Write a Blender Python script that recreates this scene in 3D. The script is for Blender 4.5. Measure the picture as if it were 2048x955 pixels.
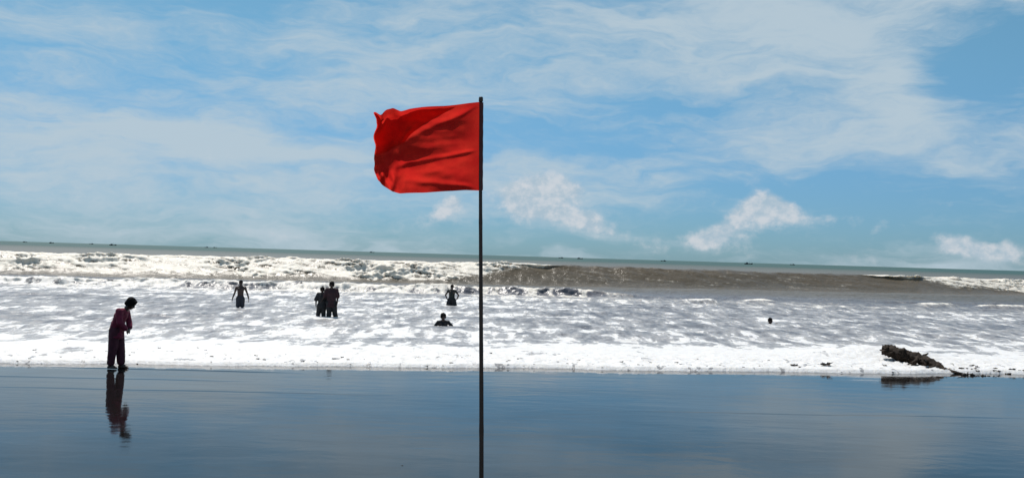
import bpy, bmesh, math, random
import numpy as np
from mathutils import Vector, Matrix, Euler

for o in list(bpy.data.objects):
    bpy.data.objects.remove(o, do_unlink=True)
scene = bpy.context.scene
COL = scene.collection
R = math.radians
rng = random.Random(7)

# ------------------------------------------------------------------ camera
F = 1967.0                      # focal length in photograph pixels (2048 wide)
CAMZ = 2.7
ROLL = math.atan(60.0 / 2048.0)
PITCH = math.atan(33.5 / F)
cam_d = bpy.data.cameras.new('camera')
cam_d.sensor_width = 36.0
cam_d.lens = 36.0 * F / 2048.0
cam_d.clip_start = 0.1
cam_d.clip_end = 60000.0
cam = bpy.data.objects.new('camera', cam_d)
COL.objects.link(cam)
CAM_R = (Matrix.Rotation(R(90) + PITCH, 4, 'X') @ Matrix.Rotation(ROLL, 4, 'Z'))
cam.matrix_world = Matrix.Translation((0, 0, CAMZ)) @ CAM_R
scene.camera = cam


def ray(px, py):
    d = Vector(((px - 1024.0) / F, -(py - 477.5) / F, -1.0))
    return (CAM_R.to_3x3() @ d).normalized()


def on_ground(px, py, z=0.0):
    d = ray(px, py)
    t = (z - CAMZ) / d.z
    return Vector((0, 0, CAMZ)) + d * t


def at_depth(px, py, y):
    d = ray(px, py)
    return Vector((0, 0, CAMZ)) + d * (y / d.y)


# ------------------------------------------------------------------ world
SUN_EL, SUN_AZ = R(60), R(-24)      # azimuth from +Y, negative = left of frame
w = bpy.data.worlds.new('World')
scene.world = w
w.use_nodes = True
wt = w.node_tree
for n in list(wt.nodes):
    wt.nodes.remove(n)


class NT:
    """tiny node-building helper"""
    def __init__(self, tree):
        self.t = tree

    def n(self, typ, **kw):
        nd = self.t.nodes.new(typ)
        for k, v in kw.items():
            setattr(nd, k, v)
        return nd

    def link(self, a, b):
        self.t.links.new(a, b)

    def setin(self, sock, v):
        if hasattr(v, 'is_output'):
            self.link(v, sock)
        else:
            sock.default_value = v

    def math(self, op, a, b=None, c=None, clamp=False):
        nd = self.n('ShaderNodeMath', operation=op)
        nd.use_clamp = clamp
        self.setin(nd.inputs[0], a)
        if b is not None:
            self.setin(nd.inputs[1], b)
        if c is not None:
            self.setin(nd.inputs[2], c)
        return nd.outputs[0]

    def vmath(self, op, a, b=None):
        nd = self.n('ShaderNodeVectorMath', operation=op)
        self.setin(nd.inputs[0], a)
        if b is not None:
            self.setin(nd.inputs[1], b)
        return nd.outputs['Value'] if op in ('LENGTH', 'DOT_PRODUCT') else nd.outputs[0]

    def noise(self, vec, scale, detail=4, rough=0.55, dist=0.0, color=False):
        nd = self.n('ShaderNodeTexNoise')
        nd.inputs['Scale'].default_value = scale
        nd.inputs['Detail'].default_value = detail
        nd.inputs['Roughness'].default_value = rough
        nd.inputs['Distortion'].default_value = dist
        if vec is not None:
            self.link(vec, nd.inputs['Vector'])
        return nd.outputs['Color' if color else 0]

    def smooth(self, v, a, b, lo=0.0, hi=1.0):
        nd = self.n('ShaderNodeMapRange', interpolation_type='SMOOTHSTEP')
        self.setin(nd.inputs[0], v)
        nd.inputs[1].default_value = a
        nd.inputs[2].default_value = b
        nd.inputs[3].default_value = lo
        nd.inputs[4].default_value = hi
        return nd.outputs[0]

    def mix(self, f, a, b, blend='MIX'):
        nd = self.n('ShaderNodeMix', data_type='RGBA', blend_type=blend)
        self.setin(nd.inputs[0], f)
        self.setin(nd.inputs[6], a)
        self.setin(nd.inputs[7], b)
        return nd.outputs[2]

    def mapping(self, vec, loc=(0, 0, 0), rot=(0, 0, 0), scale=(1, 1, 1), typ='POINT'):
        nd = self.n('ShaderNodeMapping', vector_type=typ)
        self.link(vec, nd.inputs[0])
        nd.inputs[1].default_value = loc
        nd.inputs[2].default_value = rot
        nd.inputs[3].default_value = scale
        return nd.outputs[0]


W = NT(wt)
sky = W.n('ShaderNodeTexSky', sky_type='NISHITA')
sky.sun_disc = False
sky.sun_elevation = SUN_EL
sky.sun_rotation = SUN_AZ
sky.altitude = 0.0
sky.air_density = 1.0
sky.dust_density = 0.25
sky.ozone_density = 2.2
tc = W.n('ShaderNodeTexCoord').outputs['Generated']
sep = W.n('ShaderNodeSeparateXYZ')
W.link(tc, sep.inputs[0])
az = W.math('ARCTAN2', sep.outputs[0], sep.outputs[1])
el = W.math('ARCSINE', sep.outputs[2])
# sky-dome coordinates in units of 100 photograph pixels (angle based)
ae = W.n('ShaderNodeCombineXYZ')
W.link(W.math('MULTIPLY', az, F / 100), ae.inputs[0])
W.link(W.math('MULTIPLY', el, F / 100), ae.inputs[1])
ae = ae.outputs[0]


def sky_uv(px, py):
    d = ray(px, py)
    return (math.atan2(d.x, d.y) * F / 100, math.asin(d.z) * F / 100)


def blob(px, py, rx, ry, ang=0.0, vec=None):
    """soft ellipse on the sky dome: 1 at the centre, 0 on the rim"""
    c = sky_uv(px, py)
    m = W.mapping(vec if vec is not None else ae, loc=(c[0], c[1], 0),
                  rot=(0, 0, R(ang)), scale=(rx / 100, ry / 100, 1), typ='TEXTURE')
    return W.math('SUBTRACT', 1.0, W.vmath('LENGTH', m), clamp=True)


def add_all(lst):
    s = lst[0]
    for x in lst[1:]:
        s = W.math('ADD', s, x)
    return s


# warped coordinates so that nothing has a clean outline
wn = W.noise(W.mapping(ae, scale=(0.35, 0.9, 1)), 1.0, 4, 0.55, 0, True)
warp = W.vmath('SCALE', W.vmath('SUBTRACT', wn, (0.5, 0.5, 0.5)))
warp.node.inputs[3].default_value = 1.6
aew = W.vmath('ADD', ae, warp)
# high streaky cloud sheet
st1 = W.noise(W.mapping(aew, rot=(0, 0, R(-6)), scale=(0.20, 0.95, 1)), 1.0, 8, 0.62, 0.3)
st2 = W.noise(W.mapping(aew, loc=(7, 3, 0), rot=(0, 0, R(12)), scale=(0.16, 1.3, 1)), 1.0, 7, 0.62, 0.2)
fine = W.noise(W.mapping(aew, loc=(3, 9, 0), rot=(0, 0, R(6)), scale=(0.55, 3.0, 1)), 1.0, 6, 0.62)
bias = add_all([
    W.math('MULTIPLY', blob(90, 270, 520, 100, -3, aew), 0.80),
    W.math('MULTIPLY', blob(440, 278, 330, 36, -6), 0.95),
    W.math('MULTIPLY', blob(100, 350, 520, 60, 3, aew), 0.35),
    W.math('MULTIPLY', blob(1250, 60, 900, 110, 4, aew), 0.55),
    W.math('MULTIPLY', blob(1650, 70, 500, 120, -6, aew), 0.4),
    W.math('MULTIPLY', blob(1790, 190, 200, 90, -48, aew), 0.75),
    W.math('MULTIPLY', blob(1620, 300, 520, 60, 10, aew), 0.6),
    W.math('MULTIPLY', blob(1150, 170, 560, 70, 6, aew), 0.35),
    W.math('MULTIPLY', blob(1230, 322, 240, 26, 3, aew), 0.55),
    W.math('MULTIPLY', blob(620, 150, 420, 90, 8, aew), 0.35),
    W.math('MULTIPLY', blob(120, 40, 200, 60, -4, aew), 0.5),
    W.math('MULTIPLY', blob(600, 400, 800, 110, 2, aew), 0.45),
    W.math('MULTIPLY', blob(880, 330, 420, 90, 2, aew), 0.4),
    W.math('MULTIPLY', blob(1010, 310, 90, 30, 0, aew), 0.3),
])
neg = add_all([
    W.math('MULTIPLY', blob(1960, 150, 160, 130, 0, aew), 0.7),
    W.math('MULTIPLY', blob(1750, 440, 520, 110, 0, aew), 0.45),
    W.math('MULTIPLY', blob(430, 50, 240, 70, 15, aew), 0.3),
    W.math('MULTIPLY', blob(300, 165, 240, 45, 6, aew), 0.35),
    W.math('MULTIPLY', blob(1270, 265, 260, 50, 0, aew), 0.35),
    W.math('MULTIPLY', blob(1350, 190, 240, 40, 0, aew), 0.25),
])
sheet = add_all([0.80,
                 W.math('MULTIPLY', W.math('SUBTRACT', st1, 0.5), 2.1),
                 W.math('MULTIPLY', W.math('SUBTRACT', st2, 0.5), 1.5),
                 W.math('MULTIPLY', W.math('SUBTRACT', fine, 0.5), 0.85)])
sheet = W.math('SUBTRACT', W.math('ADD', sheet, W.math('MULTIPLY', bias, 0.80)),
               W.math('MULTIPLY', neg, 0.8))
sheet = W.smooth(sheet, 0.44, 1.56)
# low heaps of cumulus over the sea
cn = W.noise(W.mapping(ae, scale=(1.8, 2.0, 1)), 1.0, 7, 0.58, 0.1)
cn2 = W.noise(W.mapping(ae, loc=(4, 2, 0), scale=(4.5, 5.5, 1)), 1.0, 4, 0.6)
heap = add_all([
    blob(1530, 418, 85, 52, -10), W.math('MULTIPLY', blob(1450, 462, 120, 42, 22), 0.9),
    W.math('MULTIPLY', blob(1620, 438, 120, 18, 0), 0.7),
    blob(1080, 388, 140, 70, -6), W.math('MULTIPLY', blob(1110, 430, 180, 44, -8), 1.0),
    W.math('MULTIPLY', blob(1205, 462, 90, 26, -12), 0.6),
    W.math('MULTIPLY', blob(905, 412, 60, 34, -25), 0.8), W.math('MULTIPLY', blob(860, 445, 70, 26, 0), 0.6),
    W.math('MULTIPLY', blob(1300, 494, 60, 26, 0), 0.6), W.math('MULTIPLY', blob(1430, 484, 120, 34, 0), 0.75),
    W.math('MULTIPLY', blob(1910, 495, 70, 36, -8), 0.95), W.math('MULTIPLY', blob(2010, 512, 80, 34, -5), 0.9),
    W.math('MULTIPLY', blob(1740, 520, 130, 22, 0), 0.45), W.math('MULTIPLY', blob(570, 468, 100, 24, 0), 0.5),
])
puffs = [(1524, 402, 34), (1500, 418, 34), (1554, 409, 32), (1584, 424, 30), (1470, 440, 30), (1440, 462, 28), (1404, 482, 26),
         (1030, 388, 38), (1066, 370, 38), (1108, 362, 40), (1148, 382, 34), (1052, 412, 40), (1100, 408, 44), (1180, 440, 30),
         (908, 404, 26), (880, 428, 26), (1900, 486, 28), (1932, 492, 30), (1972, 502, 26), (2016, 500, 30)]
heap = W.math('MULTIPLY', heap, 0.62)
for (bx_, by_, br_) in puffs:
    heap = W.math('ADD', heap, W.math('MULTIPLY', blob(bx_, by_, br_, br_ * 0.85), 0.75))
heap = W.math('ADD', heap, W.math('MULTIPLY', W.math('SUBTRACT', cn, 0.5), 1.25))
heap = W.math('ADD', heap, W.math('MULTIPLY', W.math('SUBTRACT', cn2, 0.5), 0.55))
heap = W.smooth(heap, 0.10, 0.92)
# heaps only stand low above the horizon
heap = W.math('MULTIPLY', heap, W.smooth(el, 0.115, 0.07))
heap_shade = W.smooth(W.math('ADD', W.math('MULTIPLY', cn2, 0.6), W.math('MULTIPLY', cn, 0.6)), 0.48, 0.74)
hcol = W.mix(heap_shade, (4.1, 5.2, 6.1, 1), (6.3, 6.6, 7.0, 1))
# Nishita sky, low band kept as blue as a clear maritime horizon
tint = W.mix(W.smooth(el, 0.0, 0.26), (0.285, 0.515, 0.83, 1), (0.54, 0.825, 0.83, 1))
skyc = W.mix(1.0, sky.outputs[0], tint, 'MULTIPLY')
c1 = W.mix(W.math('MULTIPLY', sheet, 0.92), skyc, (4.75, 5.80, 6.55, 1))
c2 = W.mix(W.math('MULTIPLY', heap, 0.88), c1, hcol)
bg = W.n('ShaderNodeBackground')
W.link(c2, bg.inputs[0])
bg.inputs[1].default_value = 0.094
wo = W.n('ShaderNodeOutputWorld')
W.link(bg.outputs[0], wo.inputs[0])

# ------------------------------------------------------------------ sun
sd = bpy.data.lights.new('sun', 'SUN')
sd.energy = 4.2
sd.angle = R(0.53)
sd.color = (1.0, 0.95, 0.88)
sun = bpy.data.objects.new('sun', sd)
COL.objects.link(sun)
sdir = Vector((math.sin(SUN_AZ) * math.cos(SUN_EL), math.cos(SUN_AZ) * math.cos(SUN_EL), math.sin(SUN_EL)))
sun.rotation_euler = sdir.to_track_quat('Z', 'Y').to_euler()
sun.location = (0, 0, 50)

vs = scene.view_settings
vs.view_transform = 'Standard'
vs.look = 'None'
vs.exposure = 0.1
vs.gamma = 1.0
vs.use_curve_mapping = False

# ------------------------------------------------------------------ numpy noise
_p = np.random.RandomState(11).permutation(512).astype(np.int64)
_ang = np.random.RandomState(5).rand(512) * 2 * np.pi
_gx, _gy = np.cos(_ang), np.sin(_ang)


def perlin(x, y, seed=0):
    x = np.asarray(x, float) + seed * 17.13
    y = np.asarray(y, float) + seed * 9.71
    xi = np.floor(x).astype(np.int64)
    yi = np.floor(y).astype(np.int64)
    xf, yf = x - xi, y - yi

    def g(ix, iy, dx, dy):
        h = _p[(_p[ix & 511] + iy) & 511]
        return _gx[h] * dx + _gy[h] * dy
    u = xf * xf * xf * (xf * (xf * 6 - 15) + 10)
    v = yf * yf * yf * (yf * (yf * 6 - 15) + 10)
    a = g(xi, yi, xf, yf)
    b = g(xi + 1, yi, xf - 1, yf)
    c = g(xi, yi + 1, xf, yf - 1)
    d = g(xi + 1, yi + 1, xf - 1, yf - 1)
    return 1.5 * ((a * (1 - u) + b * u) * (1 - v) + (c * (1 - u) + d * u) * v)


def fbm(x, y, oct=4, seed=0, gain=0.5):
    s = 0
    a = 1.0
    t = 0
    for i in range(oct):
        s = s + a * perlin(x * 2 ** i, y * 2 ** i, seed + i)
        t += a
        a *= gain
    return s / t


def billow(x, y, oct=3, seed=0):
    s = 0
    a = 1.0
    t = 0
    for i in range(oct):
        s = s + a * np.abs(perlin(x * 2 ** i, y * 2 ** i, seed + i))
        t += a
        a *= 0.55
    return s / t


def sstep(x, a, b):
    t = np.clip((x - a) / (b - a), 0, 1)
    return t * t * (3 - 2 * t)


# ------------------------------------------------------------------ materials
MATS = {}


def mat(name):
    m = bpy.data.materials.new(name)
    m.use_nodes = True
    t = m.node_tree
    for n in list(t.nodes):
        t.nodes.remove(n)
    out = t.nodes.new('ShaderNodeOutputMaterial')
    return m, NT(t), out


def simple(name, col, rough=0.6, var=0.25, scale=8.0, bump=0.0, bscale=40.0, spec=0.5):
    if name in MATS:
        return MATS[name]
    m, N, out = mat(name)
    p = N.n('ShaderNodeBsdfPrincipled')
    oc = N.n('ShaderNodeTexCoord').outputs['Object']
    nz = N.noise(oc, scale, 4, 0.6)
    f = N.smooth(nz, 0.3, 0.7, 1 - var, 1 + var)
    cc = N.n('ShaderNodeCombineColor')
    for i in range(3):
        N.link(N.math('MULTIPLY', f, col[i]), cc.inputs[i])
    N.link(cc.outputs[0], p.inputs['Base Color'])
    p.inputs['Roughness'].default_value = rough
    p.inputs['Specular IOR Level'].default_value = spec
    if bump:
        b = N.n('ShaderNodeBump')
        b.inputs['Strength'].default_value = bump
        b.inputs['Distance'].default_value = 0.01
        N.link(N.noise(oc, bscale, 3, 0.6), b.inputs['Height'])
        N.link(b.outputs[0], p.inputs['Normal'])
    N.link(p.outputs[0], out.inputs[0])
    MATS[name] = m
    return m


# ------------------------------------------------------------------ object helpers
def link(o, parent=None):
    COL.objects.link(o)
    if parent is not None:
        o.parent = parent
    return o


def mesh_obj(name, me, material=None, parent=None, smooth=True):
    o = bpy.data.objects.new(name, me)
    link(o, parent)
    if material:
        me.materials.clear()
        me.materials.append(material)
    if smooth and len(me.polygons):
        me.polygons.foreach_set('use_smooth', [True] * len(me.polygons))
    return o


def empty(name, loc=(0, 0, 0), rz=0.0):
    o = bpy.data.objects.new(name, None)
    o.empty_display_size = 0.2
    link(o)
    o.location = loc
    o.rotation_euler = (0, 0, rz)
    return o


def tag(o, label, cat, group=None):
    o['label'] = label
    o['category'] = cat
    if group:
        o['group'] = group
    return o


def grid_mesh(name, X, Y, Z, attrs=None):
    nr, nc = X.shape
    co = np.stack([X, Y, Z], -1).reshape(-1, 3).astype(np.float32)
    i = np.arange(nr * nc).reshape(nr, nc)
    q = np.stack([i[:-1, :-1], i[:-1, 1:], i[1:, 1:], i[1:, :-1]], -1).reshape(-1, 4)
    me = bpy.data.meshes.new(name)
    me.vertices.add(nr * nc)
    me.vertices.foreach_set('co', co.ravel())
    me.loops.add(q.size)
    me.loops.foreach_set('vertex_index', q.ravel().astype(np.int32))
    me.polygons.add(len(q))
    me.polygons.foreach_set('loop_start', np.arange(0, q.size, 4, dtype=np.int32))
    me.polygons.foreach_set('loop_total', np.full(len(q), 4, dtype=np.int32))
    me.polygons.foreach_set('use_smooth', np.ones(len(q), dtype=bool))
    me.update(calc_edges=True)
    for k, v in (attrs or {}).items():
        a = me.attributes.new(k, 'FLOAT', 'POINT')
        a.data.foreach_set('value', v.ravel().astype(np.float32))
    return me


# ------------------------------------------------------------------ the shore line
def shore(X):
    """distance (y) of the foam's leading edge for a given x"""
    return 23.65 + 0.155 * X + 0.40 * perlin(X / 4.0, 0 * X, 3) + 0.13 * perlin(X / 1.2, 0 * X, 4) \
        + 0.025 * perlin(X / 0.3, 0 * X, 5)


# ------------------------------------------------------------------ wet sand
def build_sand():
    ys = np.concatenate([np.linspace(-14, 10, 40, endpoint=False),
                         np.arange(10, 26, 0.045),
                         np.linspace(26, 150, 60)])
    xs = np.concatenate([np.linspace(-160, -20, 20, endpoint=False),
                         np.linspace(-20, 20, 420), np.linspace(20, 160, 21)[1:]])
    X, Y = np.meshgrid(xs, ys)
    near = sstep(Y, 30, 24) * sstep(np.abs(X), 24, 18)
    Z = -0.0185 * np.maximum(Y - 23.0 - 0.155 * X, 0)
    Z = np.maximum(Z, -2.2) + 0.015 * np.maximum(23.0 + 0.155 * np.clip(X, -20, 20) - Y, 0)
    # drier sand climbs towards where the photographer stands
    Z = Z + 1.05 * sstep(Y, 8.5, -3.0)
    # thin swash lines left by earlier waves
    for (x0, y0, sl, amp, half, cx) in ((-7, 21.35, 0.03, 0.012, 3.2, -7.3), (-6, 19.6, 0.05, 0.006, 4.0, -8.5),
                                         (-5, 18.0, 0.04, 0.005, 4.5, -6.0), (4, 17.0, 0.06, 0.004, 5.0, 5.5)):
        yl = y0 + sl * (X - x0) + 0.12 * fbm(X / 2.2, 0 * X, 3, 31 + int(y0)) + 0.03 * perlin(X / 0.35, 0 * X, 8)
        d = Y - yl
        Z = Z + amp * near * sstep(d, 0.0, 0.10) * np.exp(-np.maximum(d, 0) / 1.2) * sstep(np.abs(X - cx), half, half * 0.4)
    Z = Z + near * 0.0014 * fbm(X / 1.6, Y / 0.5, 3, 40)
    me = grid_mesh('wet_sand', X, Y, Z)
    m, N, out = mat('wet_sand')
    p = N.n('ShaderNodeBsdfPrincipled')
    pos = N.n('ShaderNodeNewGeometry').outputs['Position']
    n1 = N.noise(N.mapping(pos, scale=(0.35, 0.8, 1)), 1.0, 5, 0.6)
    n2 = N.noise(pos, 60.0, 3, 0.6)
    f = N.math('ADD', N.math('MULTIPLY', n1, 0.7), N.math('MULTIPLY', n2, 0.3))
    wet = N.mix(N.smooth(f, 0.3, 0.7), (0.008, 0.0070, 0.0068, 1), (0.015, 0.0125, 0.0115, 1))
    sp = N.n('ShaderNodeSeparateXYZ')
    N.link(pos, sp.inputs[0])
    dry = N.smooth(N.math('ADD', sp.outputs[1], N.math('MULTIPLY', n1, 2.0)), 8.5, 4.0)
    N.link(N.mix(dry, wet, (0.30, 0.25, 0.19, 1)), p.inputs['Base Color'])
    rg = N.smooth(n1, 0.3, 0.75, 0.035, 0.085)
    N.link(N.math('ADD', rg, N.math('MULTIPLY', dry, 0.6)), p.inputs['Roughness'])
    p.inputs['IOR'].default_value = 1.27
    blot = N.noise(N.mapping(pos, loc=(3, 1, 0), scale=(0.28, 0.55, 1)), 1.0, 5, 0.62, 0.6)
    N.link(N.smooth(blot, 0.30, 0.70, 0.34, 0.60), p.inputs['Specular IOR Level'])
    rip = N.noise(N.mapping(pos, scale=(1.4, 2.1, 1)), 1.0, 4, 0.55, 0.6)
    rip2 = N.noise(N.mapping(pos, scale=(5, 9, 1)), 1.0, 3, 0.6)
    b = N.n('ShaderNodeBump')
    b.inputs['Strength'].default_value = 1.0
    b.inputs['Distance'].default_value = 0.0026
    N.link(N.math('ADD', rip, N.math('MULTIPLY', rip2, 0.15)), b.inputs['Height'])
    N.link(b.outputs[0], p.inputs['Normal'])
    N.link(p.outputs[0], out.inputs[0])
    o = mesh_obj('wet_sand', me, m)
    o['kind'] = 'structure'
    return o


build_sand()


# ------------------------------------------------------------------ sea with its waves
PEOPLE_XY = {}          # filled with the places where bathers break the surface


def breaker_line(X):
    return 98 + 0.30 * X + 1.6 * perlin(X / 22.0, 0 * X, 21)


def sea_fields(X, Y):
    """surface displacement and foam cover for every point of the sea"""
    s = Y - shore(X)
    tanx = X / np.maximum(Y, 1)
    pxx = 1024 + F * tanx                # bearing, to lay out which stretch of a wave has broken
    deep = sstep(Y, 45, 110)
    Z = np.zeros_like(X)
    DY = np.zeros_like(X)
    foam = np.zeros_like(X)
    # --- chop everywhere
    near = sstep(s, 3, 9) * sstep(Y, 160, 90)
    ch = 0.11 * fbm(X / 1.4, Y / 1.6, 4, 1, 0.6) + 0.12 * fbm(X / 5.5, Y / 2.6, 3, 2)
    ch = ch + 0.05 * (0.5 - billow(X / 1.1, Y / 0.8, 2, 7))
    Z += near * ch
    Z += sstep(Y, 105, 140) * sstep(Y, 1500, 400) * 0.16 * fbm(X / 26, Y / 9, 3, 9)
    # --- mottled foam of the inner surf
    lo = 0.5 * fbm(X / 6, Y / 6, 3, 12) + 0.7 * fbm(X / 16, Y / 3.4, 3, 14)
    mid = fbm(X / 0.85, Y / 2.6, 4, 13, 0.6)
    inner = sstep(Y, 74, 60)
    bank = sstep(s + 3.0 * lo + 1.2 * mid, 8.5, 2.5)
    # a second sheet of white runs behind the leading bank
    rightish = sstep(pxx, 900, 1500)
    cov = 0.50 + 0.36 * lo + 0.56 * mid - 0.03 * rightish
    cov = cov + 0.16 * sstep(s, 14, 6) + 0.10 * sstep(Y, 46, 58) * (1 - rightish)
    foam = inner * cov
    foam = np.maximum(foam, bank * (0.98 + 0.15 * mid))
    # --- leading edge of the swash: a thin lip of foam with lumps
    lumps = 2.0 * billow(X / 0.42, Y / 0.42, 3, 15) - 0.35
    Z += 0.075 * sstep(s, 0.0, 0.18) + 0.03 * sstep(s, 0.2, 4) - 0.05 * sstep(s, 0.03, -0.03)
    Z += 0.055 * lumps * sstep(s, 0.05, 0.5) * sstep(s, 4.5, 1.0)
    Z += 0.03 * fbm(X / 1.3, Y / 0.9, 3, 16) * sstep(s, 0.2, 1.5) * sstep(s, 9, 4)
    foam -= 0.34 * sstep(fbm(X / 0.32, Y / 0.5, 3, 18, 0.6), 0.16, 0.36) * sstep(s, 3.0, 0.6)
    foam -= 0.22 * sstep(fbm(X / 1.2, Y / 1.4, 3, 19), 0.05, 0.35) * sstep(s, 0.5, 2.0) * sstep(s, 7, 4)
    # swell heaped behind the driftwood
    cx, cy = 10.6, 28.6
    Z += 0.30 * np.exp(-((X - cx) / 1.8) ** 2 - ((Y - cy) / 1.0) ** 2)
    # --- second line of whitewash
    y2 = 66 + 0.20 * X + 1.3 * perlin(X / 9.0, 0 * X, 23) + 0.5 * perlin(X / 2.2, 0 * X, 24)
    d2 = Y - y2
    m2 = 1 - 0.80 * sstep(pxx, 1120, 1330)
    h2 = (0.42 + 0.16 * perlin(X / 4.0, 0 * X, 25)) * m2
    p2 = np.where(d2 < 0, np.exp(-(d2 / 0.75) ** 2), np.exp(-(d2 / 3.0) ** 2))
    Z += h2 * p2
    l2 = 1.6 * billow(X / 1.2, Y / 1.0, 3, 26) - 0.25
    r2 = np.exp(-((d2 + 0.2) / 1.5) ** 2) * m2
    Z += 0.18 * r2 * l2
    DY -= 0.4 * r2 * l2
    f2 = np.where(d2 < 0, np.exp(-(d2 / 3.0) ** 2), np.exp(-(d2 / 4.5) ** 2))
    foam = np.maximum(foam, f2 * m2 * (0.95 + 0.55 * fbm(X / 1.5, Y / 1.2, 3, 27)))
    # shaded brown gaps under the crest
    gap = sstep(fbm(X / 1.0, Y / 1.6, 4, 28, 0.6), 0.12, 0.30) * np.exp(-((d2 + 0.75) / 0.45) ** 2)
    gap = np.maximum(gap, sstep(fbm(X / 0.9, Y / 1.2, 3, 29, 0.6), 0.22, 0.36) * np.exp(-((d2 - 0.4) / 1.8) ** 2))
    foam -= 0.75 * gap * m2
    # brown step of the wavelet, its shaded face drawn by cutting the foam
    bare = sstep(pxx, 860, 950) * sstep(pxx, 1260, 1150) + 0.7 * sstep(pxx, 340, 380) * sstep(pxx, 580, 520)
    step_shade = np.exp(-((d2 + 0.75) / 0.5) ** 2) * sstep(fbm(X / 1.1, 0 * X + 3.3, 3, 56), -0.22, 0.05)
    foam -= 1.3 * bare * step_shade
    # smooth slack water between the two
    slack = sstep(d2, 3.0, 6.5)
    foam *= 1 - slack
    # --- weaker crests on the right where the second line dies out
    y3 = 59 + 0.22 * X + 1.5 * perlin(X / 5.0, 0 * X, 33)
    d3 = Y - y3
    m3 = sstep(pxx, 1150, 1350) * sstep(perlin(X / 3.5, 0 * X + 2.2, 34), -0.15, 0.2)
    Z += 0.22 * m3 * np.where(d3 < 0, np.exp(-(d3 / 0.5) ** 2), np.exp(-(d3 / 2.2) ** 2))
    foam = np.maximum(foam, m3 * np.exp(-((d3 - 0.5) / 1.0) ** 2))
    # --- the breaker
    yw = breaker_line(X)
    d = Y - yw
    H = np.interp(pxx, [-600, 0, 250, 550, 800, 1000, 1120, 1350, 1600, 1800, 2048, 2600],
                  [1.55, 1.62, 1.66, 1.72, 1.76, 1.84, 1.82, 1.70, 1.62, 1.60, 1.42, 1.40])
    H = H + 0.10 * perlin(X / 7.0, 0 * X, 41) + 0.05 * perlin(X / 2.0, 0 * X, 42)
    prof = np.where(d < 0, np.exp(-(np.abs(d) / 3.0) ** 2.0), np.exp(-(d / 10.0) ** 2))
    Z += H * prof * (1 + 0.030 * fbm(X / 2.5, Y / 1.2, 3, 48) + 0.045 * fbm(X / 6.0, Y / 0.9, 3, 49)) - 0.22 * np.exp(-((d + 6.5) / 3.5) ** 2)
    broken = np.interp(pxx, [960, 1075, 1125, 1705, 1760, 1850], [1, 0.55, 0, 0, 0.5, 1])
    reach = np.interp(pxx, [-600, 0, 400, 700, 900, 1010, 1125, 1700, 1840, 1900, 2048, 2600],
                      [3.4, 3.4, 3.6, 4.0, 3.8, 2.2, 0.3, 0.3, 0.8, 2.4, 3.2, 3.4])
    reach = reach * (1 + 0.42 * fbm(X / 4.0, 0 * X, 3, 43))
    lump = 1.6 * billow(X / 2.0, Y / 1.5 + Z * 0.7, 4, 44) - 0.28
    zone = sstep(d, 3.0, 1.6) * sstep(d + reach, -0.8, 0.5) * (broken > 0) * np.minimum(broken * 2, 1)
    lump2 = 1.6 * billow(X / 0.7, Y / 0.6 + Z * 1.2, 2, 47) - 0.28
    rough = 0.25 + 1.3 * sstep(fbm(X / 7.0, Y / 4.0, 2, 53), -0.15, 0.40)
    lump, lump2 = lump * rough, lump2 * rough
    Z += zone * broken * (0.26 * lump + 0.10 * lump2) * sstep(d, 1.2, -0.4)
    DY -= zone * broken * (0.45 * lump + 0.18 * lump2)
    # pitching lip
    lip = np.exp(-((pxx - 1785) / 60) ** 2) + 0.8 * np.exp(-((pxx - 1075) / 60) ** 2)
    DY -= (0.22 + 0.85 * lip) * np.exp(-((d + 0.2) / 0.6) ** 2)
    patch = fbm(X / 1.5, Y / 0.7 + 3 * Z, 4, 45)
    tear = fbm((X + 2.0 * Z) / 2.8, Y / 1.3 + 2.2 * Z, 5, 52, 0.62)
    bf = zone * (0.74 + 1.7 * tear + 0.7 * lump + 0.4 * lump2)
    bf = np.maximum(bf, zone * sstep(d, -1.2, -0.3) * (0.95 + 0.6 * patch))
    foam = np.where(d > -6.5, np.maximum(bf, foam * sstep(d, -4, -6)), foam)
    # thin torn streaks of old foam drawn up the unbroken face
    face = sstep(d, -6.0, -4.0) * sstep(d, 0.5, -0.5) * (1 - np.minimum(broken * 2, 1))
    foam = np.maximum(foam, face * 0.34 * sstep(fbm(X / 3.0, Y / 0.7 + 2 * Z, 4, 51, 0.6), 0.02, 0.35))
    # ring of wash round each bather
    for (bx, by, rr, hh) in PEOPLE_XY.values():
        q = np.sqrt((X - bx) ** 2 + ((Y - by) * 0.7) ** 2)
        k = np.exp(-(q / rr) ** 2)
        Z += hh * k * (0.6 + 0.8 * np.abs(mid)) - ch * near * np.exp(-(q / 0.8) ** 2)
        foam = np.maximum(foam, k * 0.95)
    silt = sstep(Y, 900, 130)
    return Z, DY, np.clip(foam, -0.5, 1.4), silt


# where bathers stand: name -> px, py of the waterline
BATHERS = {'wader': (480, 617), 'short': (643, 636), 'tall': (664, 637), 'hips': (903, 612),
           'seated': (886, 655), 'head': (1541, 649)}
BPOS = {k: on_ground(px, py, 0.06) for k, (px, py) in BATHERS.items()}
PEOPLE_XY['pair'] = ((BPOS['short'].x + BPOS['tall'].x) / 2, BPOS['tall'].y - 0.3, 1.0, 0.05)
PEOPLE_XY['wader'] = (BPOS['wader'].x, BPOS['wader'].y, 0.35, 0.0)
PEOPLE_XY['hips'] = (BPOS['hips'].x, BPOS['hips'].y, 0.4, 0.0)


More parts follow.
